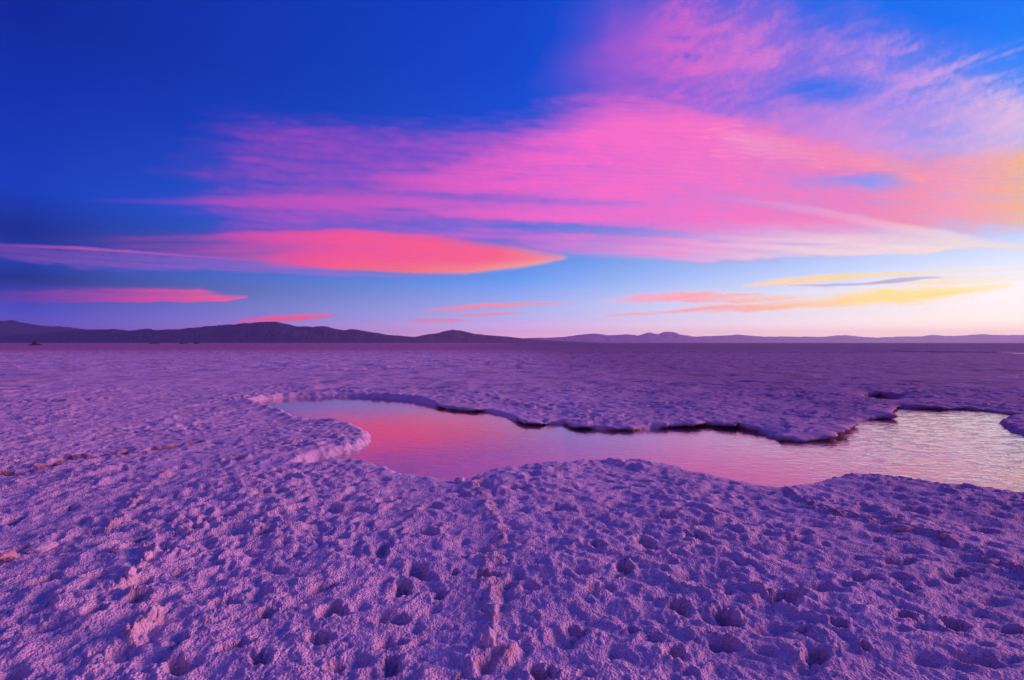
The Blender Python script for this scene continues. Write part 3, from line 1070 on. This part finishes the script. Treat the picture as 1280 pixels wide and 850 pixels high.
def streaks(U, V, seed, su=260., sv=13., slope=0.0, warp=14.):
    q = V + slope * (U - 640) + warp * fbm(U / 300., V / 90., 3, seed)
    return fbm(U / su, q / sv, 5, seed + 1, 0.6)


def union(*ds):
    k = 1.0
    for d in ds:
        k = k * (1 - np.clip(d, 0, 0.985))
    return 1 - k


def f_main(U, V):
    s = streaks(U, V, 5, 260, 11, 0.03, 14)
    s2 = streaks(U, V, 9, 150, 5, -0.04, 9)
    q = V - 0.10 * U + 5 * s
    s3 = fbm((U + 2.5 * V) / 48., (q - 0.06 * U) / 5.0, 5, 101, 0.6)
    fib = fbm((U + 0.8 * V) / 60., (V - 0.28 * U + 4 * s) / 4.0, 4, 131, 0.6)        # wisps of the thin left end
    W = V + 5 * s
    Uj = U + 75 * fbm(V / 17., U / 110., 4, 77) - 30 * np.exp(-((V - 165) / 22.) ** 2) + 14 * s2
    veil, _ = bands(Uj, W, [(190, 150, 262, .0), (250, 134, 300, .16), (285, 132, 318, .34), (331, 136, 322, .40), (450, 146, 322, .45), (560, 146, 316, .45), (634, 138, 306, .44), (670, 122, 306, .42),
                           (760, 96, 312, .55), (860, 118, 330, .6), (950, 146, 332, .5), (1080, 172, 322, .42), (1280, 172, 296, .4), (1500, 150, 296, .3)], 34, 26, 0.5)
    veil = veil * np.clip(1 + (0.42 * fib + 0.2 * s2) * (1 - sstep(U, 300, 520)) + 0.35 * s2 + 0.25 * s3, 0.1, 1.6)
    notch = (1 - sstep(U, 225 + 20 * s2, 275)) * np.exp(-((V - 236) / 9.) ** 2) + (1 - sstep(U, 190, 250)) * np.exp(-((V - 272) / 14.) ** 2)
    veil = veil * (1 - 0.85 * np.clip(notch, 0, 1))
    stc = 30
    core, lev = bands(U, W + (18 - 18 * sstep(U, 720, 860)) * sstep(220 - V, 0, 60), [(440, 210, 242, .0), (520, 204, 246, .45), (600, 186, 262, .72), (650, 178, 276, .84), (713, 166, 284, .9), (779, 142, 290, .93), (850, 132, 300, .94), (943, 146, 306, .94),
                             (1020, 163, 306, .93), (1078, 174, 304, .93), (1127, 184, 300, .93), (1177, 187, 296, .94), (1280, 172, 292, .95), (1500, 156, 292, .92)], 30, 30, 0.35)
    core = core * np.clip(1 + 0.22 * s + 0.28 * s2 + 0.24 * s3, 0, 1.06)
    mids, _ = bands(U, W, [(250, 236, 268, .0), (330, 236, 276, .22), (480, 232, 276, .40), (620, 230, 280, .5), (760, 236, 286, .4), (800, 240, 286, 0)], 16, 16, 0.4)
    line_b, _ = bands(U, V, [(108, 248, 252, .12), (160, 246, 255, .34), (260, 244, 260, .42), (380, 242, 262, .40), (520, 242, 262, .25), (600, 244, 260, 0)], 7, 8, 0.6)
    line_a, _ = bands(U, V, [(430, 212, 228, .0), (500, 214, 232, .45), (560, 215, 236, .75), (640, 216, 240, .75), (740, 224, 246, .5), (800, 230, 250, 0)], 9, 9, 0.5)
    line_c, _ = bands(U, V, [(520, 258, 266, .0), (560, 259, 271, .55), (648, 262, 277, .75), (746, 267, 282, .7), (850, 274, 292, .5), (900, 278, 294, 0)], 6, 6, 0.5)
    lilac, _ = bands(U, V, [(500, 284, 296, .0), (600, 282, 304, .42), (680, 283, 316, .5), (760, 286, 322, .5), (850, 290, 328, .5), (920, 296, 330, 0)], 12, 8, 0.6)
    g1, _ = bands(U, V, [(470, 236, 248, .0), (560, 236, 254, .28), (648, 238, 260, .46), (740, 243, 263, .36), (800, 248, 265, .18), (880, 254, 266, 0)], 10, 10, 0.6)
    g2, _ = bands(U, V, [(560, 275, 280, .0), (620, 274, 287, .34), (690, 275, 292, .5), (763, 278, 300, .62), (850, 281, 300, .45), (915, 293, 308, .3), (960, 296, 306, 0)], 8, 9, 0.8)
    g3, _ = bands(U, V, [(940, 224, 231, .0), (985, 216, 236, .22), (1040, 210, 244, .5), (1085, 209, 245, .72), (1118, 211, 243, .55), (1155, 218, 238, 0)], 15, 16, 0.9)
    g4, _ = bands(U, V, [(440, 256, 262, .0), (500, 258, 266, .4), (580, 260, 265, 0)], 4, 4, 0.5)
    d = union(veil, core, mids, line_b, line_a, line_c)
    d = d * (1 - g1) * (1 - g2) * (1 - 0.85 * g3 * np.clip(1 + 1.2 * s2, .3, 1.2)) * (1 - g4)
    d = union(d, lilac * np.clip(1 + .8 * s2, .2, 1.4) * (1 - 0.6 * g2))
    tex = np.clip(0.55 + 0.9 * s2 + 0.8 * s3 + 0.6 * s, 0, 1)
    d = d * (1 - 0.25 * (1 - tex) * (0.5 + 0.5 * sstep(V, 150, 210)) * (0.35 + 0.65 * sstep(U, 380, 620)))
    fine = 0
    for (a, b, sl, L, wd_) in ((660, 221, .01, 40, 1.6), (730, 229, .03, 34, 1.6), (845, 243, .02, 30, 1.8), (910, 247, .05, 40, 2.), (700, 205, -.02, 60, 1.5), (1000, 262, .1, 50, 2.), (820, 215, .0, 50, 1.4)):
        fine = fine + np.exp(-((V - b - sl * (U - a) + 2 * s2) / wd_) ** 2 - ((U - a) / L) ** 2)
    d = d * (1 - 0.22 * np.clip(fine, 0, 1))
    ridge = np.exp(-((lev - 0.80 + 0.1 * s) / 0.16) ** 2) * sstep(U, 800, 960) * (1 - sstep(U, 1120, 1200))
    lev = 1.0 - 0.9 * ridge - 0.75 * np.clip(s + .8 * s3 + .5 * s2, 0, 1)
    return np.clip(d, 0, .985), lev


def f_cirrus(U, V):
    m = sstep(U, 650 + 40 * fbm(V / 60., U / 200., 2, 3), 800) * (1 - sstep(U, 1260, 1340) * 0.999)
    edge = 12 + 36 * fbm(U / 90., V / 200., 3, 12) + 0.0004 * (U - 900) ** 2 * (U > 1000) - 40 * np.exp(-((U - 880) / 150.) ** 2)
    m = m * sstep(V, edge - 30, edge + 70)
    m = m * (1 - sstep(V, 130 + 0.10 * (U - 700), 235 + 0.02 * (U - 700)))
    q = V + 0.40 * (U - 640) + 13 * fbm(U / 140., V / 70., 2, 7)
    r = U - 0.42 * V
    f1 = fbm(r / 85., q / 12., 6, 21, 0.70)
    f2 = fbm(r / 20., q / 5., 4, 25, 0.65)
    f4 = fbm(r / 8., q / 3., 3, 35, 0.6)
    f3 = fbm(U / 150., V / 55., 3, 29)
    rough = sstep(U, 780, 860)
    veil = m * (0.50 + 0.16 * f3 + 0.10 * f1) * (1 - 0.25 * sstep(U, 1000, 1200))
    veil = union(veil, 0.42 * sstep(U, 930, 1050) * sstep(V, 100, 160) * (1 - sstep(V, 178, 215)) * (1 + 0.5 * f3))
    tuft = m * rough * np.clip(0.22 + 1.25 * f1 + 0.95 * f2 + 0.60 * f4 + 0.5 * f3, 0, 1)
    hole = np.exp(-((U - 1030) / 60.) ** 2 - ((V - 112) / 16.) ** 2) + 0.45 * np.exp(-((U - 850) / 26.) ** 2 - ((V - 46 + 8 * f2) / 4.) ** 2) + 0.55 * np.exp(-((U - 860) / 22.) ** 2 - ((V - 68 + 9 * f2) / 4.) ** 2)
    d = union(veil, tuft * (0.74 - 0.16 * sstep(U, 930, 1050))) * (1 - 0.75 * np.clip(hole * (1 + f1), 0, 1))
    st = 0.0
    for (a, b, c2, w2, L) in ((900, 84, -0.22, 5, 60), (862, 88, -0.05, 4, 34), (890, 36, -0.16, 3, 30), (850, 58, -0.1, 4, 22), (1000, 120, -0.25, 3, 45), (1205, 78, -0.42, 3.5, 70), (1262, 66, -0.30, 3.0, 60), (1165, 95, -0.50, 3.0, 60), (1235, 98, -0.34, 2.5, 50), (1120, 112, -0.55, 3.5, 55)):
        qq = V - b - c2 * (U - a) + 7 * f1
        st = st + np.exp(-(qq / w2) ** 2 - ((U - a) / L) ** 2) * (0.8 + f2)
    return np.clip(d + 0.36 * st * (1 - d), 0, .96), np.full_like(U, .6)


def f_pale(U, V):
    s = streaks(U, V, 31, 220, 7, -0.04, 10)
    cr, _ = bands(U, V, [(860, 240, 245, .0), (930, 245, 256, .14), (1012, 255, 270, .26), (1110, 274, 292, .36), (1193, 288, 302, .5), (1240, 298, 306, 0)], 5, 12, 0.5)
    gp_, _ = bands(U, V, [(870, 297, 305, .0), (895, 298, 305, .5), (930, 300, 305, .2), (985, 302, 309, .5), (1035, 302, 307, .3), (1060, 303, 306, 0)], 3, 4, 0.8)
    d, lev = bands(U, V, [(620, 280, 318, .0), (700, 278, 322, .30), (780, 284, 327, .45), (880, 276, 331, .62), (972, 272, 325, .76), (1058, 276, 322.5, .88), (1160, 284, 321.5, .95), (1193, 290, 314, .95), (1230, 298, 312, .95), (1280, 307, 312, .85), (1380, 309, 313, .5), (1420, 311, 313, 0)], 34, 7, 0.3)
    d = union(d * np.clip(1 + 0.7 * s, .2, 1.1), cr) * (1 - gp_)
    return d, lev


def f_lens(U, V):
    s = streaks(U, V, 41, 200, 6, 0.03, 8)
    s2 = streaks(U, V, 44, 90, 3.2, -0.05, 5)
    d, lev = bands(U, V, [(330, 302, 334, .0), (372, 296, 337, .45), (420, 290, 339, .76), (450, 287, 340, .9), (520, 290, 343.5, 1), (582, 295.5, 344, 1), (648, 303.5, 337, 1), (681, 310, 331, 1), (700, 316, 326.5, 1), (713, 321, 322.5, .95)], 15, 6, 0.12)
    up, _ = bands(U, V, [(228, 293, 300, .0), (285, 286, 303, .45), (350, 284, 306, .72), (450, 284, 310, .85), (540, 290, 316, .6), (600, 297, 314, 0)], 9, 10, 0.5)
    lo, _ = bands(U, V, [(300, 318, 332, .0), (345, 312, 336, .55), (420, 308, 339, .8), (500, 308, 340, .4), (540, 308, 340, 0)], 14, 4, 0.2)
    veil, _ = bands(U, V, [(40, 286, 304, .0), (120, 284, 310, .16), (168, 284, 318, .28), (230, 284, 322, .36), (330, 284, 330, .48), (430, 284, 336, .5), (480, 286, 338, 0)], 16, 6, 0.4)
    d = d * np.clip(1 + (0.25 * s + 0.22 * s2) * sstep(lev, .1, .5), 0, 1.05)
    dark = np.exp(-((V - 287.5 - .05 * (U - 480)) / 1.6) ** 2 - ((U - 490) / 45) ** 2) + np.exp(-((V - 292 - .10 * (U - 560)) / 1.5) ** 2 - ((U - 560) / 45) ** 2)
    d = d * (1 - 0.22 * np.clip(s + s2, 0, 1))
    o = union(d, up * (1 + .5 * s2), lo * (1 + .5 * s2), veil * (1 + .6 * s)) * (1 - .35 * np.clip(dark, 0, 1))
    edge = np.minimum((345 - V) / 14., (713 - U) / 60.)
    return o, np.clip(np.minimum(lev * 1.2, edge + 0.25), 0, 1)


def f_tail(U, V):
    s = streaks(U, V, 47, 160, 4, -0.06, 5)
    ln, _ = bands(U, V, [(-90, 301, 307, .2), (0, 303.5, 309.5, .62), (100, 307, 313.5, .78), (215, 315.5, 321, .72), (314, 323, 328, .6), (364, 331, 335, .5), (420, 334, 337, 0)], 2, 4, 0.6)
    bd, _ = bands(U, V, [(-90, 304, 316, .2), (0, 306, 326, .62), (100, 310, 338, .66), (149, 313, 341, .66), (250, 320, 341, .66), (396, 333, 347, .62), (495, 339, 349, .42), (600, 343, 350, .2), (640, 345, 349, 0)], 4, 7, 0.8)
    return union(ln, bd * np.clip(1 + 1.1 * s, .15, 1.6)), np.full_like(U, 1.0) - ln


def f_low(U, V):
    d, lev = bands(U, V, [(-90, 360, 388, .2), (0, 357, 382, .32), (100, 356, 380, .55), (180, 356, 379.5, .85), (250, 357, 379, 1), (268, 362, 378.5, 1), (286, 366, 378, 1), (298, 368, 375, 1), (317, 369.5, 371.5, .9)], 10, 4, 0.4)
    s = streaks(U, V, 51, 110, 4, 0.0, 6)
    return d * np.clip(0.9 + 1.0 * s, 0.05, 1.2), lev


def f_small(ctrl, st, sb, seed, k=0.5):
    def fn(U, V):
        d, lev = bands(U, V, ctrl, st, sb)
        s = streaks(U, V, seed, 60, 2.6, 0.0, 3)
        return d * (1 + k * s), lev
    return fn


def f_gold(U, V):
    a, la = bands(U, V, [(750, 394, 396, .7), (800, 388.5, 394.5, .9), (880, 380, 391.5, .95), (960, 378, 390, 1), (1020, 375, 386, 1), (1060, 366, 383.5, 1), (1100, 359.5, 381.5, 1), (1160, 357, 377, 1), (1220, 354.5, 367, 1), (1272, 353.5, 357, .8)], 7, 6)
    b, lb = bands(U, V, [(745, 376, 378.5, .5), (800, 366, 378.5, .75), (850, 362, 378, .85), (900, 361, 381, .75), (950, 364, 382, .6), (1000, 369, 381, .45), (1040, 373, 378, 0)], 5, 4)
    s = streaks(U, V, 61, 90, 3.2, 0.09, 6)
    d = np.maximum(a, b) * np.clip(0.92 + 1.1 * s, 0.1, 1.2)
    hz_, _ = bands(U, V, [(850, 372, 398, .0), (960, 368, 398, .22), (1060, 356, 392, .4), (1160, 348, 386, .42), (1260, 344, 368, .35), (1275, 346, 366, 0)], 14, 12, 0.6)
    d = union(d, hz_ * np.clip(1 + s, .3, 1.5))
    return d, np.where(a > b, la, lb)


def f_gold2(U, V):
    sh, _ = bands(U, V, [(975, 355, 359, .3), (1030, 353, 360, .6), (1080, 352, 358, .6), (1125, 346, 354, .6), (1160, 344, 350, .55), (1200, 344, 348, 0)], 2.5, 3, 0.6)
    d, lev = bands(U, V, [(920, 358, 360, .4), (950, 350.5, 360, .75), (979, 346, 358.5, .9), (1030, 342.5, 353, .95), (1078, 340.5, 349, .95), (1130, 338.5, 346, .9), (1177, 336.5, 342, .85), (1280, 333.5, 338.5, .7), (1380, 334, 338, .3), (1420, 336, 338, 0)], 3, 4, 0.4)
    s = streaks(U, V, 67, 90, 3.2, 0.08, 5)
    wh, _ = bands(U, V, [(1060, 350, 356, .0), (1110, 347, 358, .55), (1180, 343, 358, .55), (1280, 340, 352, .35), (1400, 340, 348, 0)], 4, 4, 0.5)
    dd = union(d * np.clip(0.95 + 0.8 * s, 0.1, 1.2), sh, wh)
    return dd, np.clip(1 - 2.2 * sh, 0, 1)


M_main = cloud_material('cloud_pink', PINK_ALONG, PINK_THIN, thin_at=0.72,
                        level=[(200, (214, 84, 190)), (640, (255, 128, 196)), (900, (255, 150, 204)), (1040, (255, 138, 178)), (1280, (255, 178, 160))])
M_cirr = cloud_material('cloud_cirrus', [(640, (214, 78, 196)), (850, (232, 104, 204)), (1000, (222, 130, 216)), (1150, (226, 160, 226)), (1280, (246, 198, 220))],
                        [(640, (132, 72, 204)), (900, (176, 98, 210)), (1080, (128, 112, 226)), (1280, (132, 140, 240))], thin_at=0.7)
M_pale = cloud_material('cloud_pale', [(640, (236, 130, 214)), (850, (250, 176, 224)), (1000, (255, 214, 226)), (1150, (255, 226, 222)), (1280, (255, 230, 210))],
                        [(640, (170, 130, 220)), (1000, (226, 196, 236)), (1280, (250, 226, 226))])
M_lens = cloud_material('cloud_coral', [(250, (214, 72, 176)), (380, (246, 84, 156)), (520, (255, 92, 146)), (620, (255, 100, 140)), (712, (255, 150, 150))],
                        [(250, (104, 56, 176)), (380, (170, 70, 180)), (700, (236, 96, 180))],
                        level=[(250, (230, 84, 170)), (400, (255, 92, 136)), (500, (255, 112, 126)), (600, (255, 146, 136)), (712, (255, 186, 156))])
M_tail = cloud_material('cloud_tail', [(0, (120, 74, 176)), (250, (146, 96, 204)), (600, (170, 128, 222))], [(0, (104, 74, 184)), (600, (150, 120, 220))],
                        level=[(0, (226, 74, 158)), (250, (240, 96, 178)), (600, (236, 120, 190))])
M_low = cloud_material('cloud_rose', [(0, (150, 58, 168)), (150, (206, 70, 168)), (280, (250, 96, 158)), (430, (255, 110, 160))],
                       [(0, (96, 62, 178)), (400, (190, 100, 200))])
M_str = cloud_material('cloud_peach', [(480, (255, 136, 178)), (600, (255, 150, 168)), (720, (255, 170, 172))], [(480, (220, 140, 206)), (720, (236, 186, 214))])
M_gold = cloud_material('cloud_gold', [(740, (255, 152, 172)), (880, (255, 162, 160)), (980, (255, 190, 140)), (1080, (255, 222, 134)), (1180, (255, 226, 120)), (1260, (255, 232, 170))],
                        [(740, (240, 180, 214)), (980, (250, 214, 196)), (1260, (255, 236, 206))], gain=1.2)
M_gold2 = cloud_material('cloud_gold_thin', [(920, (255, 210, 176)), (1060, (255, 220, 140)), (1170, (255, 226, 170)), (1280, (255, 232, 205))],
                         [(920, (226, 222, 240)), (1280, (250, 230, 220))],
                         level=[(920, (190, 160, 206)), (1060, (170, 150, 205)), (1200, (190, 180, 216)), (1280, (255, 232, 214))], gain=1.12)

cloud('cloud', 'broad glowing pink cloud band sweeping across the middle of the sky to the right edge', (110, 70, 1400, 345), 7000, 120, f_main, M_main, step=1.9)
cloud('cloud', 'feathery purple pink cirrus cloud fanning out at the upper right above the pink band', (640, -30, 1340, 240), 8000, 90, f_cirrus, M_cirr, step=1.45)
cloud('cloud', 'pale pinkish white cloud streak under the broad pink band on the right', (620, 232, 1420, 340), 6000, 60, f_pale, M_pale)
cloud('cloud', 'coral red lens shaped cloud with a pointed right tip, left of centre', (30, 276, 716, 352), 5200, 60, f_lens, M_lens, step=1.3)
cloud('cloud', 'thin rose cloud streak running from the left edge under the coral lens cloud', (-90, 296, 650, 358), 4800, 40, f_tail, M_tail, step=1.3)
cloud('cloud', 'rose cloud strip with a ragged right end low at the left edge', (-90, 350, 318, 392), 4000, 30, f_low, M_low, step=1.2)
cloud('cloud', 'small bright pink cloud sliver just above the highest left hill', (280, 386, 428, 407), 3400, 15,
      f_small([(282, 402, 404.5, .3), (310, 396, 404, .85), (340, 392, 403, 1), (380, 391, 401, 1), (412, 391, 397.5, 1), (425, 393, 395.5, .7)], 4, 3, 71), M_low, step=1.0)
g_ = 'thin pink cloud slivers above the central hill'
cloud('cloud', 'uppermost and longest pink cloud sliver above the central hill', (515, 372, 725, 394), 3600, 12,
      f_small([(520, 387, 391, .5), (560, 382, 389, .8), (600, 378, 387, .85), (640, 376.5, 384.5, .9), (690, 377, 382, .9), (722, 378.5, 380.5, .5)], 3, 3, 73), M_str, step=1.0, group=g_)
cloud('cloud', 'short pink cloud sliver in the middle of the stack above the central hill', (550, 387, 670, 399), 3300, 10,
      f_small([(552, 393, 396, .4), (590, 390.5, 396.5, .8), (630, 389.5, 395, .9), (666, 389.5, 391.5, .4)], 2.5, 2.5, 75), M_str, step=1.0, group=g_)
cloud('cloud', 'lowest pink cloud sliver, nearest the central hill', (490, 394, 600, 407), 3000, 10,
      f_small([(494, 399.5, 401.5, .3), (530, 397.5, 404, .75), (565, 397.5, 404, .9), (595, 399.5, 401.5, .4)], 2.5, 2.5, 77), M_str, step=1.0, group=g_)
cloud('cloud', 'long golden and peach cloud low over the right mountains', (740, 338, 1285, 406), 4200, 30, f_gold, M_gold, step=1.2)
cloud('cloud', 'thin pale gold cloud streak just above the long golden cloud', (915, 328, 1420, 366), 4600, 30, f_gold2, M_gold2, step=1.2)

# ------------------------------------------------------------------ haze
hm, t = new_mat('haze_air')
pv = t.n('ShaderNodeVolumePrincipled')
pv.inputs['Color'].default_value = (0.58, 0.66, 1.0, 1)
pv.inputs['Density'].default_value = 2.0e-5
pv.inputs['Anisotropy'].default_value = 0.35
ho = t.n('ShaderNodeOutputMaterial')
t.l(pv.outputs[0], ho.inputs['Volume'])
B, z0, z1 = 38000.0, -2.0, 900.0
hv = [(-B, -B, z0), (B, -B, z0), (B, B, z0), (-B, B, z0), (-B, -B, z1), (B, -B, z1), (B, B, z1), (-B, B, z1)]
hf = [(0, 3, 2, 1), (4, 5, 6, 7), (0, 1, 5, 4), (1, 2, 6, 5), (2, 3, 7, 6), (3, 0, 4, 7)]
hz = make_obj('haze', hv, hf, hm, smooth=False)
tag(hz, 'thin dusk haze over the far hills', kind='stuff')
